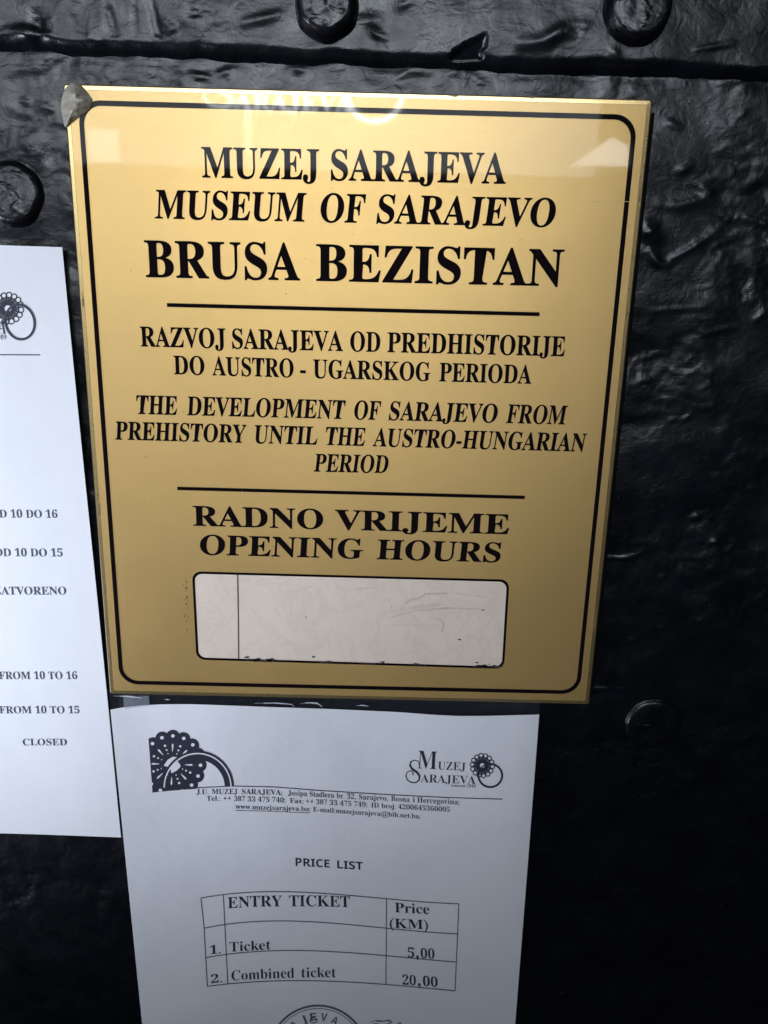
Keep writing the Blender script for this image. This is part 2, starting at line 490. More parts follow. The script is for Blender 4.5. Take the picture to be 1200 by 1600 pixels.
class Print:
    """Collects flat shapes in photograph places and lays them on a surface."""
    def __init__(self): self.v = []; self.f = []
    def add(self, pts, faces):
        n = len(self.v); self.v += [tuple(p) for p in pts]; self.f += [tuple(i + n for i in q) for q in faces]
    def word(self, s, p0, p1, caph, style='serif', shear=0.0, sag=0.0, offset=0.0, up=None):
        """from p0 to p1 along the baseline; caph: capital height; up: direction of an upright stroke"""
        v, f, x0, x1 = glyphs(s, style, offset)
        ch = cap(style)
        p0, p1 = np.array(p0, float), np.array(p1, float)
        d = p1 - p0; L = np.linalg.norm(d); e = d / L
        u = np.array([e[1], -e[0]]) if up is None else np.array(up, float)
        t = (v[:, 0] - x0) / (x1 - x0); w = v[:, 1] / ch * caph
        pts = p0 + np.outer(t * L, e) + np.outer(w, u) + np.outer(w * shear, e)
        pts[:, 1] -= sag * 4 * t * (1 - t)
        self.add(pts, f)
    def stroke(self, pts, w, closed=False, step=12):
        P = [np.array(p, float) for p in pts]
        if closed: P.append(P[0])
        Q = []
        for a_, b_ in zip(P[:-1], P[1:]):
            n = max(1, int(np.linalg.norm(b_ - a_) / step))
            for k in range(n): Q.append(a_ + (b_ - a_) * k / n)
        if not closed: Q.append(P[-1])
        n = len(Q); L = []; Rr = []
        for k in range(n):
            a_ = Q[(k - 1) % n] if (closed or k) else Q[0]
            b_ = Q[(k + 1) % n] if (closed or k < n - 1) else Q[-1]
            t = b_ - a_; t /= max(1e-9, np.linalg.norm(t)); nn = np.array([-t[1], t[0]])
            ww = w[k * (len(w) - 1) // max(1, n - 1)] if hasattr(w, '__len__') else w
            L.append(Q[k] + nn * ww / 2); Rr.append(Q[k] - nn * ww / 2)
        m = n if closed else n - 1
        self.add(L + Rr, [(k, (k + 1) % n, n + (k + 1) % n, n + k) for k in range(m)])
    def ellipse(self, c, rx, ry, w=None, rot=0, n=40, a0=0, a1=360):
        A = np.radians(np.linspace(a0, a1, n + 1)); full = abs(a1 - a0) >= 360
        if full: A = A[:-1]
        cr, sr = math.cos(rot), math.sin(rot)
        pts = [(c[0] + rx * math.cos(t) * cr - ry * math.sin(t) * sr, c[1] + rx * math.cos(t) * sr + ry * math.sin(t) * cr) for t in A]
        if w is None: self.add([c] + pts, [(0, 1 + k, 1 + (k + 1) % len(pts)) for k in range(len(pts) if full else len(pts) - 1)])
        else: self.stroke(pts, w, full, 1e9)
    def poly(self, pts): self.add(pts, [tuple(range(len(pts)))])
    def clip(self, co, no):
        """cut away what lies beyond the line through co with normal no"""
        bm = bmesh.new()
        vs_ = [bm.verts.new((p[0], p[1], 0)) for p in self.v]
        for q in self.f:
            try: bm.faces.new([vs_[i] for i in q])
            except ValueError: pass
        bmesh.ops.bisect_plane(bm, geom=bm.verts[:] + bm.edges[:] + bm.faces[:], plane_co=(*co, 0), plane_no=(*no, 0), clear_outer=True)
        bm.verts.index_update()
        self.v = [(q.co.x, q.co.y) for q in bm.verts]; self.f = [tuple(q.index for q in p.verts) for p in bm.faces]
        bm.free()
    def lay(self, name, surf, lift, m, parent):
        """surf(px, py, lift) -> a point of the surface seen at that place of the photograph"""
        bm = bmesh.new()
        vs_ = [bm.verts.new(tuple(surf(p[0], p[1], lift))) for p in self.v]
        for q in self.f:
            try: bm.faces.new([vs_[i] for i in q])
            except ValueError: pass
        bmesh.ops.recalc_face_normals(bm, faces=bm.faces[:])
        for q in bm.faces:
            if q.normal.y > 0: q.normal_flip()
        return from_bm(name, bm, m, parent)

# ------------------------------------------------------------------ the plaque
C4 = [at(98, 133, YP), at(1021, 152, YP), at(921, 1103, YP), at(171, 1084, YP)]
hw = float(np.mean([abs(p[0]) for p in C4])); hh = float(np.mean([abs(p[2]) for p in C4]))
plaque = empty('museum_plaque', (0, 0, -hh))
tag(plaque, 'gold acrylic museum plaque with black serif lettering and rounded border, fixed to the black door', 'plaque')

def rounded(hw_, hh_, r, n=8):
    pts = []
    for cx, cz, a0 in ((hw_ - r, hh_ - r, 0), (-hw_ + r, hh_ - r, 90), (-hw_ + r, -hh_ + r, 180), (hw_ - r, -hh_ + r, 270)):
        for k in range(n + 1):
            a_ = math.radians(a0 + 90 * k / n); pts.append((cx + r * math.cos(a_), cz + r * math.sin(a_)))
    return pts
def loft(name, rings, m, parent, cap_last=True, smooth=False, closed_first=False):
    bm = bmesh.new(); vr = []
    for pts, y in rings: vr.append([bm.verts.new((p[0], y, p[1])) for p in pts])
    n = len(vr[0])
    for a_, b_ in zip(vr[:-1], vr[1:]):
        for k in range(n): bm.faces.new((a_[k], b_[k], b_[(k + 1) % n], a_[(k + 1) % n]))
    if cap_last: bm.faces.new(vr[-1])
    if closed_first: bm.faces.new(vr[0][::-1])
    bmesh.ops.recalc_face_normals(bm, faces=bm.faces[:])
    return from_bm(name, bm, m, parent, smooth)
yb = -0.0030
# acrylic body: back, sides and the bevel (amber where you look into the cut edge)
loft('acrylic_edge', [(rounded(hw, hh, 0.0012, 4), yb), (rounded(hw, hh, 0.0012, 4), YP + 0.0011), (rounded(hw - 0.0007, hh - 0.0007, 0.0010, 4), YP + 0.00007)],
     M_AMBER, plaque, cap_last=False)
M_RIM = gold_material('gold_bevel', (0.90, 0.66, 0.30), 0.30, 1.0)
loft('bevel', [(rounded(hw - 0.0007, hh - 0.0007, 0.0010, 4), YP + 0.00007), (rounded(hw - 0.0022, hh - 0.0022, 0.0006, 4), YP)], M_RIM, plaque, cap_last=False)
loft('gold_face', [(rounded(hw - 0.0022, hh - 0.0022, 0.0006, 4), YP), (rounded(hw - 0.0023, hh - 0.0023, 0.0006, 4), YP)][1:], M_GOLD, plaque)
# dark slab behind it, a little wider than the acrylic at the sides
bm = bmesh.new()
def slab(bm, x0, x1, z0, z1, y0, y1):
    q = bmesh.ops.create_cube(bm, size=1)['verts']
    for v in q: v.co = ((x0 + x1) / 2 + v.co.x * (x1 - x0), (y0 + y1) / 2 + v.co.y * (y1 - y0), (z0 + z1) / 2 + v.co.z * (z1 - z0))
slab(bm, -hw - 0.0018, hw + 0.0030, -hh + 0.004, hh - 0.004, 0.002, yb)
from_bm('dark_slab', bm, M_SLAB, plaque)

def on_plaque(px, py, lift): return at(px, py, YP) + np.array([0, -lift, 0])

# border, hours window, dividers: drawn in the plaque's own plane
def plane_ring(name, outer, inner, lift, m):
    bm = bmesh.new()
    a_ = [bm.verts.new((p[0], YP - lift, p[1])) for p in outer]; b_ = [bm.verts.new((p[0], YP - lift, p[1])) for p in inner]
    n = len(a_)
    for k in range(n): bm.faces.new((a_[k], a_[(k + 1) % n], b_[(k + 1) % n], b_[k]))
    bmesh.ops.recalc_face_normals(bm, faces=bm.faces[:])
    return from_bm(name, bm, m, plaque)
bi, bw = 0.0058, 0.0021
plane_ring('border_line', rounded(hw - bi, hh - bi - 0.0004, 0.0095), rounded(hw - bi - bw, hh - bi - bw - 0.0004, 0.0077), 0.00012, M_INK)

LINES = [  # words with their left and right end, baseline height at left and right end of the line, capital height, slant
    ([('MUZEJ', 316, 499), ('SARAJEVA', 517, 790)], (316, 277), (790, 287), 47, 0.0),
    ([('MUSEUM', 242, 478), ('OF', 499, 570), ('SARAJEVO', 588, 867)], (242, 341), (867, 354.5), 44, 0.10),
    ([('BRUSA', 228, 469), ('BEZISTAN', 494, 878)], (228, 432.5), (878, 447), 56.5, 0.0),
    ([('RAZVOJ', 220, 353), ('SARAJEVA', 363, 536), ('OD', 547, 594), ('PREDHISTORIJE', 605, 882)], (220, 541), (882, 556.5), 30.5, 0.0),
    ([('DO', 272, 320), ('AUSTRO', 332, 459), ('-', 469, 478), ('UGARSKOG', 489, 672), ('PERIODA', 686, 830)], (272, 584.5), (830, 599.5), 28.6, 0.0),
    ([('THE', 212, 278), ('DEVELOPMENT', 292, 539), ('OF', 552, 594), ('SARAJEVO', 607, 777), ('FROM', 790, 884)], (212, 646.5), (884, 663), 28.8, 0.10),
    ([('PREHISTORY', 180, 385), ('UNTIL', 396, 497), ('THE', 507, 571), ('AUSTRO-HUNGARIAN', 582, 914)], (180, 686.5), (914, 705.5), 27.8, 0.10),
    ([('PERIOD', 490, 607)], (490, 736.5), (607, 739), 27.3, 0.12),
    ([('RADNO', 302, 505), ('VRIJEME', 523, 795)], (302, 821), (795, 834.5), 30.5, 0.0),
    ([('OPENING', 312, 567), ('HOURS', 588, 782)], (312, 866), (782, 878.5), 30.3, 0.06),
]
for words, a_, b_, ch, sh in LINES:
    pr = Print()
    for s, x0, x1 in words:
        yl = a_[1] + (x0 - a_[0]) * (b_[1] - a_[1]) / (b_[0] - a_[0]); yr = a_[1] + (x1 - a_[0]) * (b_[1] - a_[1]) / (b_[0] - a_[0])
        # work in the plaque's plane, in millimetres
        p0, p1 = at(x0, yl, YP), at(x1, yr, YP)
        q0 = at(x0, yl - ch, YP)
        c_ = abs(q0[2] - p0[2])
        if s == '-':
            pr.add([(p0[0], p0[2] + c_ * .24), (p1[0], p1[2] + c_ * .24), (p1[0], p1[2] + c_ * .40), (p0[0], p0[2] + c_ * .40)], [(0, 1, 2, 3)])
            continue
        d = np.array([p1[0] - p0[0], p1[2] - p0[2]]); e = d / np.linalg.norm(d)
        pr.word(s, (p0[0], p0[2]), (p1[0] - sh * c_ * .6, p1[2]), c_, 'serif', sh, offset=0.008, up=(-e[1], e[0]))
    pr.lay('lettering_line', lambda x, z, l: (x, YP - l, z), 0.00014, M_INK, plaque)
for a_, b_ in (((261, 476.5), (843, 491)), ((277, 763), (820, 777))):
    pr = Print(); p0, p1 = at(*a_, YP), at(*b_, YP); t = 0.00085
    pr.add([(p0[0], p0[2] - t), (p1[0], p1[2] - t), (p1[0], p1[2] + t), (p0[0], p0[2] + t)], [(0, 1, 2, 3)])
    pr.lay('divider_line', lambda x, z, l: (x, YP - l, z), 0.00014, M_INK, plaque)
# the window for the hours: card behind a black-lined opening
wc = [at(300, 892.5, YP), at(796, 905.5, YP), at(787.5, 1045, YP), at(307, 1030.5, YP)]
wx0 = np.mean([wc[0][0], wc[3][0]]); wx1 = np.mean([wc[1][0], wc[2][0]])
def quad_round(q, r, inset, n=6):
    """rounded outline of the quadrilateral q (x, z corners TL TR BR BL), moved inwards"""
    q = [np.array((p[0], p[2])) for p in q]; out = []
    cen = np.mean(q, axis=0)
    for k in range(4):
        p = q[k]; a_ = q[(k - 1) % 4]; b_ = q[(k + 1) % 4]
        da = (a_ - p) / np.linalg.norm(a_ - p); db = (b_ - p) / np.linalg.norm(b_ - p)
        p = p + (da + db) * inset; rr = r - inset * 0.6
        c_ = p + (da + db) * rr
        for j in range(n + 1):
            t = j / n * math.pi / 2
            out.append(tuple(c_ - db * rr * math.cos(t) - da * rr * math.sin(t)))
    return out
panel = link('hours_card', bpy.data.meshes.new('hours_card'), M_CARD, plaque)
bm = bmesh.new(); bm.faces.new([bm.verts.new((p[0], YP - 0.00008, p[1])) for p in quad_round(wc, 0.0045, 0.0004)])
bmesh.ops.recalc_face_normals(bm, faces=bm.faces[:])
for q in bm.faces:
    if q.normal.y > 0: q.normal_flip()
bm.to_mesh(panel.data); bm.free()
o = plane_ring('window_line', quad_round(wc, 0.0045, 0.0), quad_round(wc, 0.0045, 0.00125), 0.00016, M_INK)
M_SLIT = simple('brown_slit', (0.10, 0.075, 0.03), 0.5)
pr = Print(); pr.stroke([(371.5, 897), (372.5, 960), (373, 1031)], 2.2)
pr.lay('card_seam', on_plaque, 0.00013, M_SLIT, panel)
# flaked black residue along the lower edge of the window, and a few specks
rs = random.Random(4)
M_FLAKE = simple('dark_flakes', (0.06, 0.055, 0.05), 0.6)
for xa, xb, n in ((383, 428, 34), (560, 600, 12), (742, 787, 30), (500, 520, 6), (640, 665, 6)):
    pr = Print()
    for k in range(n):
        x = rs.uniform(xa, xb)
        y = 1032.5 + (x - 383) * (1042.5 - 1032.5) / 400 - abs(rs.gauss(0, 2.0)); s = rs.uniform(1.0, 2.9)
        pr.poly([(x + s * rs.uniform(.9, 1.9) * math.cos(t), y + s * rs.uniform(.4, .9) * math.sin(t)) for t in (0, 1, 2.1, 3.2, 4.2, 5.3)])
    pr.lay('paint_residue', on_plaque, 0.00020, M_FLAKE, panel)
for x, y, s in ((490, 1026, 2.4), (718, 999, 2.0), (755, 953, 1.6), (478, 964, 1.2)):
    pr = Print(); pr.poly([(x + s * 1.3 * math.cos(t), y + s * .7 * math.sin(t)) for t in (0, 1, 2.1, 3.2, 4.2, 5.3)])
    pr.lay('dirt_speck', on_plaque, 0.00020, M_FLAKE, panel)
# pale scuffs on the card
M_SCUFF = simple('pale_brown_scuff', (0.69, 0.595, 0.49), 0.5, coat=0.8); M_SCUFF2 = simple('brown_scuff', (0.62, 0.53, 0.43), 0.5, coat=0.8)
for pts, w_, mm in (([(565, 972), (605, 966), (650, 954), (700, 950), (755, 952)], [0.4, 1.6, 3.0, 2.0, 1.0], M_SCUFF2), ([(626, 958), (632, 944), (642, 937), (655, 935), (665, 928), (700, 927)], [1.2, 3.4, 2.6, 2.4, 4.2, 1.0], M_SCUFF2),
                    ([(545, 980), (620, 976), (686, 977)], [0.3, 1.2, 0.8], M_SCUFF), ([(672, 964), (688, 968), (694, 974), (690, 988)], [1.0, 2.6, 3.0, 1.4], M_SCUFF2),
                    ([(700, 926), (740, 930), (786, 939)], [1.2, 1.4, 0.6], M_SCUFF), ([(590, 960), (640, 950), (690, 944)], [1.0, 6.0, 1.0], M_SCUFF),
                    ([(440, 930), (465, 922), (490, 915)], [0.4, 1.4, .4], M_SCUFF), ([(520, 930), (560, 920), (590, 918)], [0.4, 2.2, .4], M_SCUFF)):
    pr = Print(); pr.stroke(pts, w_, step=4)
    pr.lay('scuff', on_plaque, 0.00010 if mm is M_SCUFF else 0.00012, mm, panel)

# lump of old silicone over the top corner
bl = [(113, 127), (104, 134), (97, 147), (94, 168), (97, 186), (101, 200), (112, 192), (124, 184), (136, 176), (144, 167), (145.5, 156), (140, 147), (133, 138), (123, 129)]
bl = np.array(bl, float); cb = bl.mean(axis=0)
bl2 = []
for i in range(len(bl)):
    p0, p1, p2, p3 = bl[i - 1], bl[i], bl[(i + 1) % len(bl)], bl[(i + 2) % len(bl)]
    for q in range(5):
        t = q / 5
        bl2.append(0.5 * (2 * p1 + (p2 - p0) * t + (2 * p0 - 5 * p1 + 4 * p2 - p3) * t * t + (3 * p1 - p0 - 3 * p2 + p3) * t ** 3))
rows = []
for k in range(22):
    t = 1 - k / 21.0
    row = []
    for q in bl2:
        x, y = cb + (q - cb) * t
        hgt = 0.0040 * (1 - t ** 2.0) ** 0.9
        hgt += (0.0011 * float(gnoise(np.array([x / 16.0]), np.array([y / 11.0]), 5)[0]) + 0.0010 * math.exp(-((x - 118) ** 2 + (y - 142) ** 2) / 90.0)
                - 0.0012 * math.exp(-((x - 108) ** 2 + (y - 156) ** 2) / 60.0)) * (1 - t ** 3)
        p = at(x, y, YP - hgt * 0.9)
        row.append([p[0], YP - hgt + (0.0062 if k == 0 else 0), p[2]])
    row.append(row[0]); rows.append(row)
grid_mesh('glue_lump', np.array(rows), M_GLUE, plaque)

# wear on the plaque: a column of pin-prick stains, hairline scratches, nicks on the rim
M_STAIN = simple('brown_stain', (0.22, 0.14, 0.05), 0.5); M_HAIR = simple('hairline_scratch', (0.62, 0.46, 0.22), 0.3, metallic=0.7)
rs = random.Random(12)
pr = Print()
for k in range(30):
    x, y = rs.gauss(290, 2.2), rs.uniform(905, 985); s_ = rs.uniform(0.5, 1.1)
    pr.poly([(x + s_ * math.cos(t), y + s_ * 1.3 * math.sin(t)) for t in (0, 1.2, 2.4, 3.6, 4.8)])
for k in range(26):
    x, y = rs.uniform(200, 900), rs.uniform(200, 1030); s_ = rs.uniform(0.4, 1.1)
    pr.poly([(x + s_ * math.cos(t), y + s_ * math.sin(t)) for t in (0, 1.2, 2.4, 3.6, 4.8)])
pr.lay('stain_specks', on_plaque, 0.00022, M_STAIN, plaque)['kind'] = 'stuff'
for pts in ([(562, 222), (600, 216), (650, 206), (700, 190)], [(888, 314), (940, 315), (986, 315)]):
    pr = Print(); pr.stroke(pts, [0.3, 0.9, 0.7, 0.3], step=6); pr.lay('scratch', on_plaque, 0.00020, M_HAIR, plaque)
for x0, y0, x1, y1 in ((1000, 292, 998, 318), (933, 935, 928, 985), (169, 1000, 172, 1040), (162, 900, 164, 930), (153, 770, 156, 806), (128, 455, 130, 480), (700, 149, 716, 150), (820, 152, 838, 152)):
    pr = Print(); pr.stroke([(x0, y0), ((x0 + x1) / 2 + .6, (y0 + y1) / 2 + .3), (x1, y1)], [0.5, 2.6, 0.5], step=3); pr.lay('rim_nick', on_plaque, 0.00016, M_STAIN, plaque)

# ------------------------------------------------------------------ ornaments of the museum's letterhead
def rosette(pr, c, r, n=14, w=1.2, sy=1.0):
    for k in range(n):
        a_ = 2 * math.pi * k / n + 0.1
        d = np.array([math.cos(a_), math.sin(a_) * sy])
        cc = np.array(c) + d * r * 0.84
        pr.ellipse(tuple(cc), r * 0.17, r * 0.17 * sy, w, n=14)
        pr.stroke([tuple(np.array(c) + d * r * 0.2), tuple(np.array(c) + d * r * 0.72)], w * 1.0, step=1e9)
        a2 = a_ + math.pi / n; d2 = np.array([math.cos(a2), math.sin(a2) * sy])
        pr.stroke([tuple(np.array(c) + d2 * r * 0.2), tuple(np.array(c) + d2 * r * 0.80)], w * 1.5, step=1e9)
    pr.ellipse(c, r * 0.36, r * 0.36 * sy, r * 0.22, n=20)

# ------------------------------------------------------------------ sheet with the opening hours (runs out of the picture)
YA = -0.0016
tr, br_ = at(99, 386.5, YA), at(190.5, 1305.5, YA)
def curl_a(X, Z): return 0.0007 * np.sin(X * 30 + Z * 9) + 0.0005 * np.sin(Z * 21 + 1) + 0.0010
def on_a(px, py, lift):
    y = YA
    for _ in range(4):
        p = at(px, py, y); y = YA - curl_a(p[0], p[2])
    p = at(px, py, y); return p + np.array([0, -lift, 0])
hours = empty('opening_hours_sheet', (br_[0] - 0.105, YA, br_[2]))
tag(hours, 'white printed opening hours sheet beside the plaque, its text cut off by the picture edge', 'notice')
nu, nv = 50, 70
U, V = np.meshgrid(np.linspace(0, 1, nu), np.linspace(0, 1, nv))
XR = tr[0] + (br_[0] - tr[0]) * V; ZR = tr[2] + (br_[2] - tr[2]) * V
XA = XR - 0.21 * (1 - U); ZA = ZR + 0.0008 * (1 - U)
grid_mesh('paper', np.stack([XA, YA - curl_a(XA, ZA), ZA], -1), M_PAPER_A, hours, flip=True)
for s, xr, wd, yb_, ch, sl in (('OD 10 DO 16', 90, 104, 809, 12.2, 0.004), ('OD 10 DO 15', 98, 106, 869.5, 12.2, 0.004), ('ZATVORENO', 104, 113, 929, 12.3, 0.0),
                           ('FROM 10 TO 16', 121, 122, 1061, 11.6, 0.0), ('FROM 10 TO 15', 124.5, 125, 1114.5, 11.2, 0.0), ('CLOSED', 105, 69, 1164.5, 10.3, 0.0)):
    pr = Print(); pr.word(s, (xr - wd, yb_ - sl * wd), (xr, yb_), ch, 'serif', offset=0.0, up=(-0.08, -0.997))
    pr.lay('printed_line', on_a, 0.00012, M_PRINT_GREY, hours)
pr = Print()
rosette(pr, (12, 482), 25, 16, 1.8)
pr.lay('rosette_emblem', on_a, 0.00012, M_PRINT, hours)
pr = Print(); pr.ellipse((13.5, 482), 4.5, 4.5, n=18); pr.lay('emblem_highlight', on_a, 0.00020, M_PAPER_A, hours)
pr = Print(); pr.ellipse((31.5, 503), 22.5, 27.5, 3.9, rot=-0.25, n=56)
pr.lay('ring_emblem', on_a, 0.00022, M_PRINT, hours)
pr = Print(); pr.ellipse((31.5, 503), 23.2, 28.2, 0.9, rot=-0.25, n=56)
pr.lay('emblem_highlight', on_a, 0.00028, M_LINE_GREY, hours)
pr = Print(); pr.word('SARAJEVA', (-82, 521), (9.5, 521.5), 24, 'serif', offset=-0.006); pr.lay('printed_line', on_a, 0.00012, M_PRINT, hours)
pr = Print(); pr.word('osnovan 1949', (-50, 530), (10, 530), 7, 'serif'); pr.lay('printed_line', on_a, 0.00012, M_LINE_GREY, hours)
pr = Print(); pr.stroke([(-90, 554), (63, 554.5)], 1.7); pr.lay('rule_line', on_a, 0.00012, M_PRINT_GREY, hours)

# ------------------------------------------------------------------ laminated price list under the plaque
YB = -0.0030
XM = at(440, 1300, YB)[0]; XL = at(172, 1110, YB)[0]
def curl_b(X, Z):
    t = (X - XM)
    return 0.30 * np.clip(t, -0.09, 0.13) ** 2 * np.where(t < 0, 1.0, 1.5) + 0.0009 * np.sin(X * 52 + Z * 14) + 0.0005 * np.sin(X * 23 - Z * 61) + 0.0015
def on_b(px, py, lift):
    y = YB
    for _ in range(6):
        p = at(px, py, y); y = YB - curl_b(p[0], p[2])
    p = at(px, py, y); return p + np.array([0, -lift, 0])
pl = empty('price_list_sheet', tuple(at(505, 1960, YB)))
tag(pl, 'white laminated ticket price list with printed table and round stamp, hung below the gold plaque', 'notice')
TOP = [(172.5, 1109), (190, 1105.5), (225, 1102), (257, 1100.3), (300, 1100.3), (351, 1102), (430, 1105), (520, 1108), (620, 1112.5), (680, 1117), (716, 1118.8), (760, 1118.6), (843, 1116.5)]
txs, tys = zip(*TOP)
def left_x(y): return np.interp(y, [1080, 1109, 1337, 1600, 2000], [169, 172.5, 195.5, 222, 262])
def right_x(y): return np.interp(y, [1080, 1117, 1340, 1600, 2000], [845, 842.5, 825.5, 805, 774])
def sheet(name, top, bottom, rows_, cols_, lift, m):
    P_ = np.zeros((rows_, cols_, 3))
    for i in range(rows_):
        for j in range(cols_):
            u = j / (cols_ - 1); x = 172.5 + u * 670
            y0 = top(x); y1 = bottom(x); y = y0 + (y1 - y0) * i / (rows_ - 1)
            xx = left_x(y) + (right_x(y) - left_x(y)) * u
            P_[i, j] = on_b(xx, y, lift)
    return grid_mesh(name, P_, m, pl, flip=True)
sheet('paper', lambda x: np.interp(x, txs, tys), lambda x: 1965, 70, 60, 0.0, M_PAPER_B)
sheet('clear_margin', lambda x: 1076 + (x - 172) * 0.026, lambda x: np.interp(x, txs, tys) + 5, 8, 60, -0.0005, M_FILM)
pr = Print()
for a_, b_ in ((193, 233),):
    pr.add([(a_, 1086), (b_, 1087), (b_ + 1, 1103), (a_ + 1, 1108)], [(0, 1, 2, 3)])
pr.lay('tape_scrap', on_b, 0.0004, M_TAPE, pl)
# glints of creased film, painted as pale flat strokes
M_GLINT = simple('film_glint', (0.55, 0.58, 0.64), 0.12, spec=0.7)
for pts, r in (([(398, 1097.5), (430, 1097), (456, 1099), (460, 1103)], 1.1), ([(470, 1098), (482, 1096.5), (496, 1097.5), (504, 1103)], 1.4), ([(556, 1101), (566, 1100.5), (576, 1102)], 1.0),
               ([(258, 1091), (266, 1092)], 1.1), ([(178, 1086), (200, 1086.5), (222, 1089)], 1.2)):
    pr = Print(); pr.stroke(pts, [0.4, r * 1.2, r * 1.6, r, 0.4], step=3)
    pr.lay('film_glint', on_b, 0.0010, M_GLINT, pl)

# big ornament, cropped on the left and at the rule
oc = (269, 1194)
def cropped(pr):
    pr.clip((231.5, 1147), (-0.9968, 0.075)); pr.clip((238.5, 1237.5), (0.075, 0.997)); return pr
pr = Print()
for k in range(16):
    a_ = 2 * math.pi * k / 16 + 0.03
    if 0.02 < (a_ % (2 * math.pi)) < 0.02: continue
    d = np.array([math.cos(a_), math.sin(a_)])
    pr.ellipse(tuple(np.array(oc) + d * 43), 11, 11, n=20)
    e = np.array([-d[1], d[0]])
    pr.poly([tuple(np.array(oc) + d * 4 - e * 2), tuple(np.array(oc) + d * 42 - e * 9.8), tuple(np.array(oc) + d * 42 + e * 9.8), tuple(np.array(oc) + d * 4 + e * 2)])
pr.ellipse(oc, 38, 38)
pr.poly([(228, 1154), (236, 1240), (280, 1240), (269, 1194), (250, 1152)])
cropped(pr).lay('rosette_emblem', on_b, 0.00012, M_PRINT, pl)
# clear area inside the handle ring below right, then petals again
pr = Print()
for k in range(16):
    a_ = 2 * math.pi * k / 16 + 0.03; d = np.array([math.cos(a_), math.sin(a_)]); e = np.array([-d[1], d[0]]); o_ = np.array(oc)
    if k in (0, 1, 2, 3, 4, 5, 6, 8, 10, 11, 12, 13, 14):
        pr.ellipse(tuple(o_ + d * 44.5), 2.9, 2.7, n=14)
    if k % 2 == 0:
        pr.poly([tuple(o_ + d * 20 - e * .4), tuple(o_ + d * 30 - e * 1.5), tuple(o_ + d * 33), tuple(o_ + d * 30 + e * 1.5), tuple(o_ + d * 20 + e * .4)])
    else:
        for rr, s in ((31, 1.9), (24, 1.5), (18, 1.0)): pr.ellipse(tuple(o_ + d * rr), s, s, n=10)
pr.poly([(256, 1196), (262, 1187), (270, 1182), (278, 1183), (282, 1189), (282, 1198), (276, 1204), (268, 1208), (266, 1199)])
cropped(pr).lay('emblem_highlight', on_b, 0.00020, M_PAPER_B, pl)
rc = (309, 1230)
pr = Print(); pr.ellipse(rc, 54, 55, 5.0, n=60, a0=180, a1=360); pr.ellipse(rc, 47, 48, 9.5, n=60, a0=232, a1=360)
cropped(pr).lay('ring_emblem', on_b, 0.00028, M_PRINT, pl)
pr = Print(); pr.ellipse(rc, 52.2, 53.2, 2.0, n=60, a0=180, a1=360)
cropped(pr).lay('emblem_highlight', on_b, 0.00036, M_PAPER_B, pl)
RULE = [(238, 1237.5), (301, 1231), (365, 1228), (430, 1229.5), (500, 1235), (600, 1241), (700, 1246), (785, 1248.5)]
pr = Print(); pr.stroke(RULE, 1.5); pr.lay('rule_line', on_b, 0.00013, M_PRINT, pl)

def words(parts, ch, m=M_PRINT, style='serif', offset=0.0, sag=0.0, name='printed_line', extra=None):
    pr = Print()
    for s, x0, y0, x1, y1 in parts: pr.word(s, (x0, y0), (x1, y1), ch, style, offset=offset, sag=sag, up=(-0.03, -1))
    if extra: extra(pr)
    return pr.lay(name, on_b, 0.00014, m, pl)
words([('J.U.', 307, 1241, 326, 1240.6), ('MUZEJ', 331, 1240.5, 371, 1240.5), ('SARAJEVA;', 378, 1240.5, 441, 1242), ('Josipa', 450, 1242.5, 480, 1244), ('Stadlera', 484, 1244.3, 522, 1246.5),
       ('br.', 526, 1246.8, 538, 1247.5), ('32,', 542, 1247.7, 556, 1248.4), ('Sarajevo,', 561, 1248.7, 606, 1251), ('Bosna', 611, 1251.3, 640, 1253), ('i', 645, 1253.2, 648, 1253.3), ('Hercegovina;', 652, 1253.5, 718, 1257)], 8.2, M_PRINT, offset=-0.002,
      extra=lambda pr: pr.stroke([(486, 1233.2), (488, 1235.2), (490, 1233.3)], 1.0))
words([('Tel.:', 323, 1251, 344, 1251), ('++', 349, 1251, 361, 1251.2), ('387', 366, 1251.3, 383, 1251.8), ('33', 387, 1251.9, 399, 1252.2), ('475', 403, 1252.4, 421, 1253), ('740;', 425, 1253.1, 446, 1254),
       ('Fax:', 453, 1254.3, 474, 1255.2), ('++', 478, 1255.4, 490, 1256), ('387', 494, 1256.2, 511, 1257.2), ('33', 515, 1257.4, 527, 1258), ('475', 531, 1258.3, 549, 1259.4), ('749;', 553, 1259.6, 574, 1260.8),
       ('ID', 580, 1261.2, 592, 1262), ('broj:', 596, 1262.3, 618, 1263.6), ('4200645360005', 622, 1263.8, 703, 1268.5)], 7.6, M_PRINT, offset=-0.002)
words([('www.muzejsarajeva.ba;', 368, 1263.5, 485, 1267.5), ('E-mail:muzejsarajeva@bih.net.ba;', 489, 1267.7, 657, 1279)], 7.4, M_PRINT, offset=-0.002, extra=lambda pr: pr.stroke([(368, 1266), (425, 1267.5), (484, 1270)], 0.9))
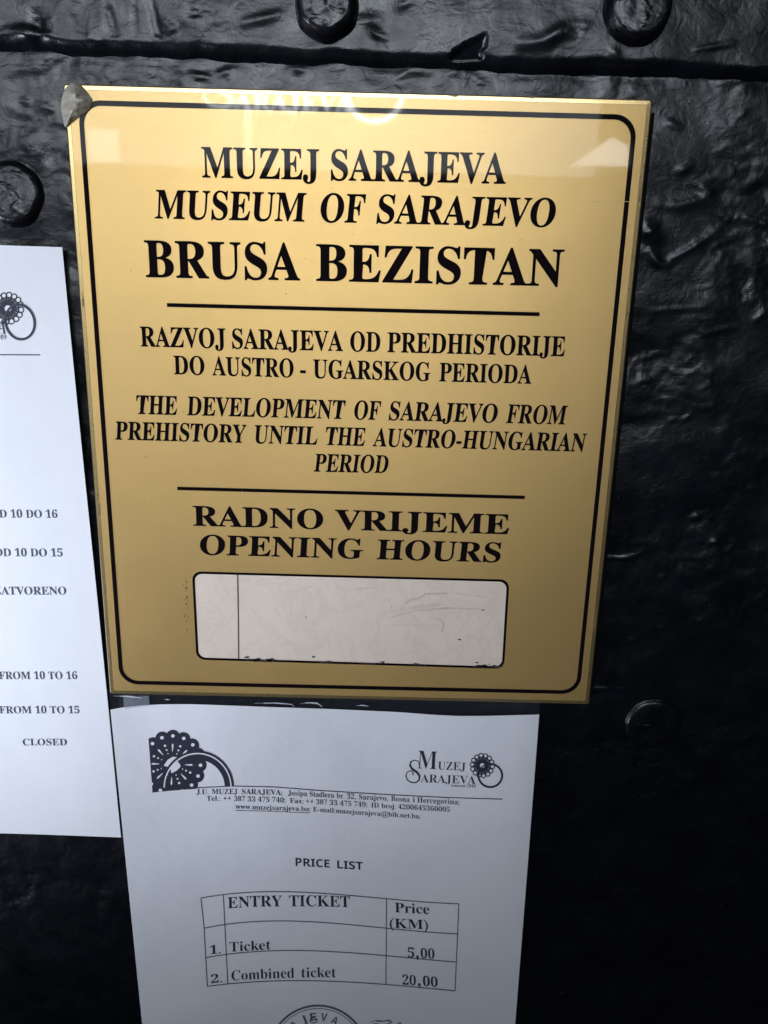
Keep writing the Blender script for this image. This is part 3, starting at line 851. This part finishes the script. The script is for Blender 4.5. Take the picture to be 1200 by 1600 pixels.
# the museum's small logo
def sw(pr):
    pr.word('M', (652, 1200.5), (682, 1202), 28, 'serif', offset=-0.006)
    pr.word('UZEJ', (684, 1202), (727, 1204), 12.5, 'serif', offset=-0.006)
    pr.word('ARAJEVA', (657, 1222), (743, 1225), 12.5, 'serif', offset=-0.006)
    S = [(655, 1196), (654, 1189.5), (648, 1187.5), (642, 1190), (640.5, 1196), (644, 1201.5), (651, 1206), (655.5, 1212), (655, 1218.5), (650, 1222.5), (643, 1222.5), (637, 1219), (634, 1212.5), (636, 1206.5), (641, 1204), (645.5, 1206.5), (645, 1211)]
    pr.stroke(S, [1.2, 1.3, 1.6, 2.2, 3.0, 3.6, 3.8, 3.4, 2.6, 2.0, 1.8, 1.8, 1.8, 1.6, 1.6, 1.8, 2.2], step=1e9)
    pr.word('osnovan 1949', (705, 1229), (743, 1230.5), 4.6, 'serif', offset=-0.004)
words([], 1, M_PRINT, extra=sw, name='museum_logo')
pr = Print(); rosette(pr, (753.5, 1196), 19, 14, 1.7); pr.lay('rosette_emblem', on_b, 0.00014, M_PRINT, pl)
pr = Print(); pr.ellipse((754, 1196), 3.2, 3.2, n=16); pr.lay('emblem_highlight', on_b, 0.00022, M_PAPER_B, pl)
pr = Print(); pr.ellipse((766, 1211.5), 18.5, 18, 3.2, n=48); pr.lay('ring_emblem', on_b, 0.00022, M_PRINT, pl)

words([('PRICE', 462, 1352.5, 515, 1355.5), ('LIST', 527, 1356.5, 567, 1359)], 12.3, M_PRINT, 'sans')
# table
pr = Print()
def curve(p): # smooth line through four places
    x = np.array([q[0] for q in p], float); y = np.array([q[1] for q in p], float)
    c_ = np.polyfit(x, y, 3); xs = np.linspace(x[0], x[-1], 30); return list(zip(xs, np.polyval(c_, xs)))
for p in ([(314, 1403), (440, 1393), (603, 1404), (717, 1412)], [(319, 1450), (460, 1439), (603, 1450), (714, 1459)],
          [(322, 1496), (472, 1485), (603, 1493), (712, 1503)], [(324, 1541), (460, 1532), (603, 1538), (711, 1548)]):
    pr.stroke(curve(p), 1.6, step=1e9)
for p in ([(314, 1403), (319, 1450), (324, 1541)], [(349, 1398), (356, 1537)], [(604, 1404), (603, 1538)], [(717, 1412), (711, 1548)]):
    pr.stroke(p, 1.6)
pr.lay('price_table', on_b, 0.00013, M_LINE_GREY, pl)
words([('ENTRY', 356, 1419, 441, 1416), ('TICKET', 452, 1416, 547, 1417.5)], 17, M_PRINT, sag=0.8)
words([('Price', 617, 1425, 671, 1428)], 15, M_PRINT)
words([('(KM)', 609, 1449, 669, 1452)], 14.5, M_PRINT)
words([('1.', 328, 1490.5, 345, 1489.5)], 13, M_PRINT)
words([('Ticket', 359, 1487, 423, 1483)], 15, M_PRINT, offset=-0.004)
def comma(x, y):
    def f(pr):
        pr.ellipse((x, y - 1.6), 2.1, 2.1, n=14); pr.stroke([(x + 1.3, y - 1.2), (x + 1.2, y + 1.2), (x - 1.4, y + 3.8)], [2.2, 1.8, 0.8], step=1e9)
    return f
words([('5', 637, 1495.5, 647.5, 1496), ('00', 657.5, 1496.7, 679, 1498)], 15, M_PRINT, extra=comma(652.2, 1496.2))
words([('2.', 330, 1536, 347, 1534.5)], 13, M_PRINT)
words([('Combined', 362, 1532, 460, 1527.5), ('ticket', 471, 1527.3, 525, 1527)], 15.5, M_PRINT, offset=-0.005, sag=0.6)
words([('20', 629, 1538, 650, 1539.5), ('00', 661, 1540, 684, 1542)], 15, M_PRINT, extra=comma(655, 1539.6))
# round stamp, half out of the picture
pr = Print(); sc_ = (497, 1648); 
pr.ellipse(sc_, 77, 77, 3.2, n=80); pr.ellipse(sc_, 72.5, 72.5, 1.2, n=80); pr.ellipse(sc_, 40, 40, 1.6, n=60)
for ch_, a_ in (('R', -146), ('A', -129), ('J', -112), ('E', -97), ('V', -81), ('A', -64), ('S', -161), ('M', -38), ('U', -24)):
    t = math.radians(a_); d = np.array([math.cos(t), math.sin(t)]); e = np.array([-d[1], d[0]]); b0 = np.array(sc_) + d * 54
    w_ = 5 if ch_ != 'J' else 3.5
    pr.word(ch_, tuple(b0 - e * w_), tuple(b0 + e * w_), 12, 'sans')
pr.ellipse((490, 1594), 5.5, 4.0, 1.6, n=18)
pr.lay('round_stamp', on_b, 0.00013, M_STAMP, pl)
pr = Print()
pr.stroke([(578, 1597), (586, 1594.5), (598, 1595.5), (609, 1594), (612, 1597), (604, 1601), (595, 1609), (588, 1604), (584, 1598), (592, 1600), (603, 1604), (612, 1612)], [0.8, 2.2, 1.6, 2.4, 1.8, 1.2, 2.2, 1.2, 1.0, 2.0, 1.6, 0.8], step=3)
pr.stroke([(616, 1610), (621, 1600), (625, 1597.5), (628, 1602), (634, 1609)], [0.8, 2.2, 2.0, 1.6, 0.6], step=3)
pr.lay('signature', on_b, 0.00013, M_STAMP, pl)

# ------------------------------------------------------------------ what the acrylic mirrors: the lit side of the passage behind the photographer
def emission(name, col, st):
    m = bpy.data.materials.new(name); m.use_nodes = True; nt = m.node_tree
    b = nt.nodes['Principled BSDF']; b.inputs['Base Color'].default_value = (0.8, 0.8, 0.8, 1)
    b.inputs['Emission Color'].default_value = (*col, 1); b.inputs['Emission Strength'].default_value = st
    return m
YS = -1.80
def mirrored(px, py, lift=0.0):
    """where the thing stands whose reflection in the acrylic is seen there"""
    p = at(px, py, YP); d = ray(px, py); d = np.array([d[0], -d[1], d[2]])
    t = (YS - p[1]) / d[1]
    return p + d * t + np.array([0, lift, 0])
c_ = mirrored(500, 200)
sign = empty('window_sign', tuple(c_))
tag(sign, 'white window lettering with a ring, glow added, mirrored faintly along the top of the gold plaque', 'sign')
M_GLOW = emission('white_letters_added_glow', (0.95, 0.98, 1.0), 60.0)  # emission added so the lettering shows up in the acrylic's reflection
def lay_sign(pr, name):
    o = pr.lay(name, mirrored, 0.0, M_GLOW, sign)
    sd = o.modifiers.new('thickness', 'SOLIDIFY'); sd.thickness = 0.006; sd.offset = -1
    return o
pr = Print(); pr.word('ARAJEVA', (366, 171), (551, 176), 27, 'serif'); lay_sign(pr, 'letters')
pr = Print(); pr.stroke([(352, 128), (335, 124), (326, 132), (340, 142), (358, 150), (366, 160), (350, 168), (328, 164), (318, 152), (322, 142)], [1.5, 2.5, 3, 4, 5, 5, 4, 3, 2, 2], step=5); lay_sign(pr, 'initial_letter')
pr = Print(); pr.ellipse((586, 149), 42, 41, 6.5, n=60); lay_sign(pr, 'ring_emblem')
win = empty('lit_window', tuple(mirrored(560, 240)))
tag(win, 'bright window panes across the passage, mirrored as pale patches in the gold plaque', 'window')
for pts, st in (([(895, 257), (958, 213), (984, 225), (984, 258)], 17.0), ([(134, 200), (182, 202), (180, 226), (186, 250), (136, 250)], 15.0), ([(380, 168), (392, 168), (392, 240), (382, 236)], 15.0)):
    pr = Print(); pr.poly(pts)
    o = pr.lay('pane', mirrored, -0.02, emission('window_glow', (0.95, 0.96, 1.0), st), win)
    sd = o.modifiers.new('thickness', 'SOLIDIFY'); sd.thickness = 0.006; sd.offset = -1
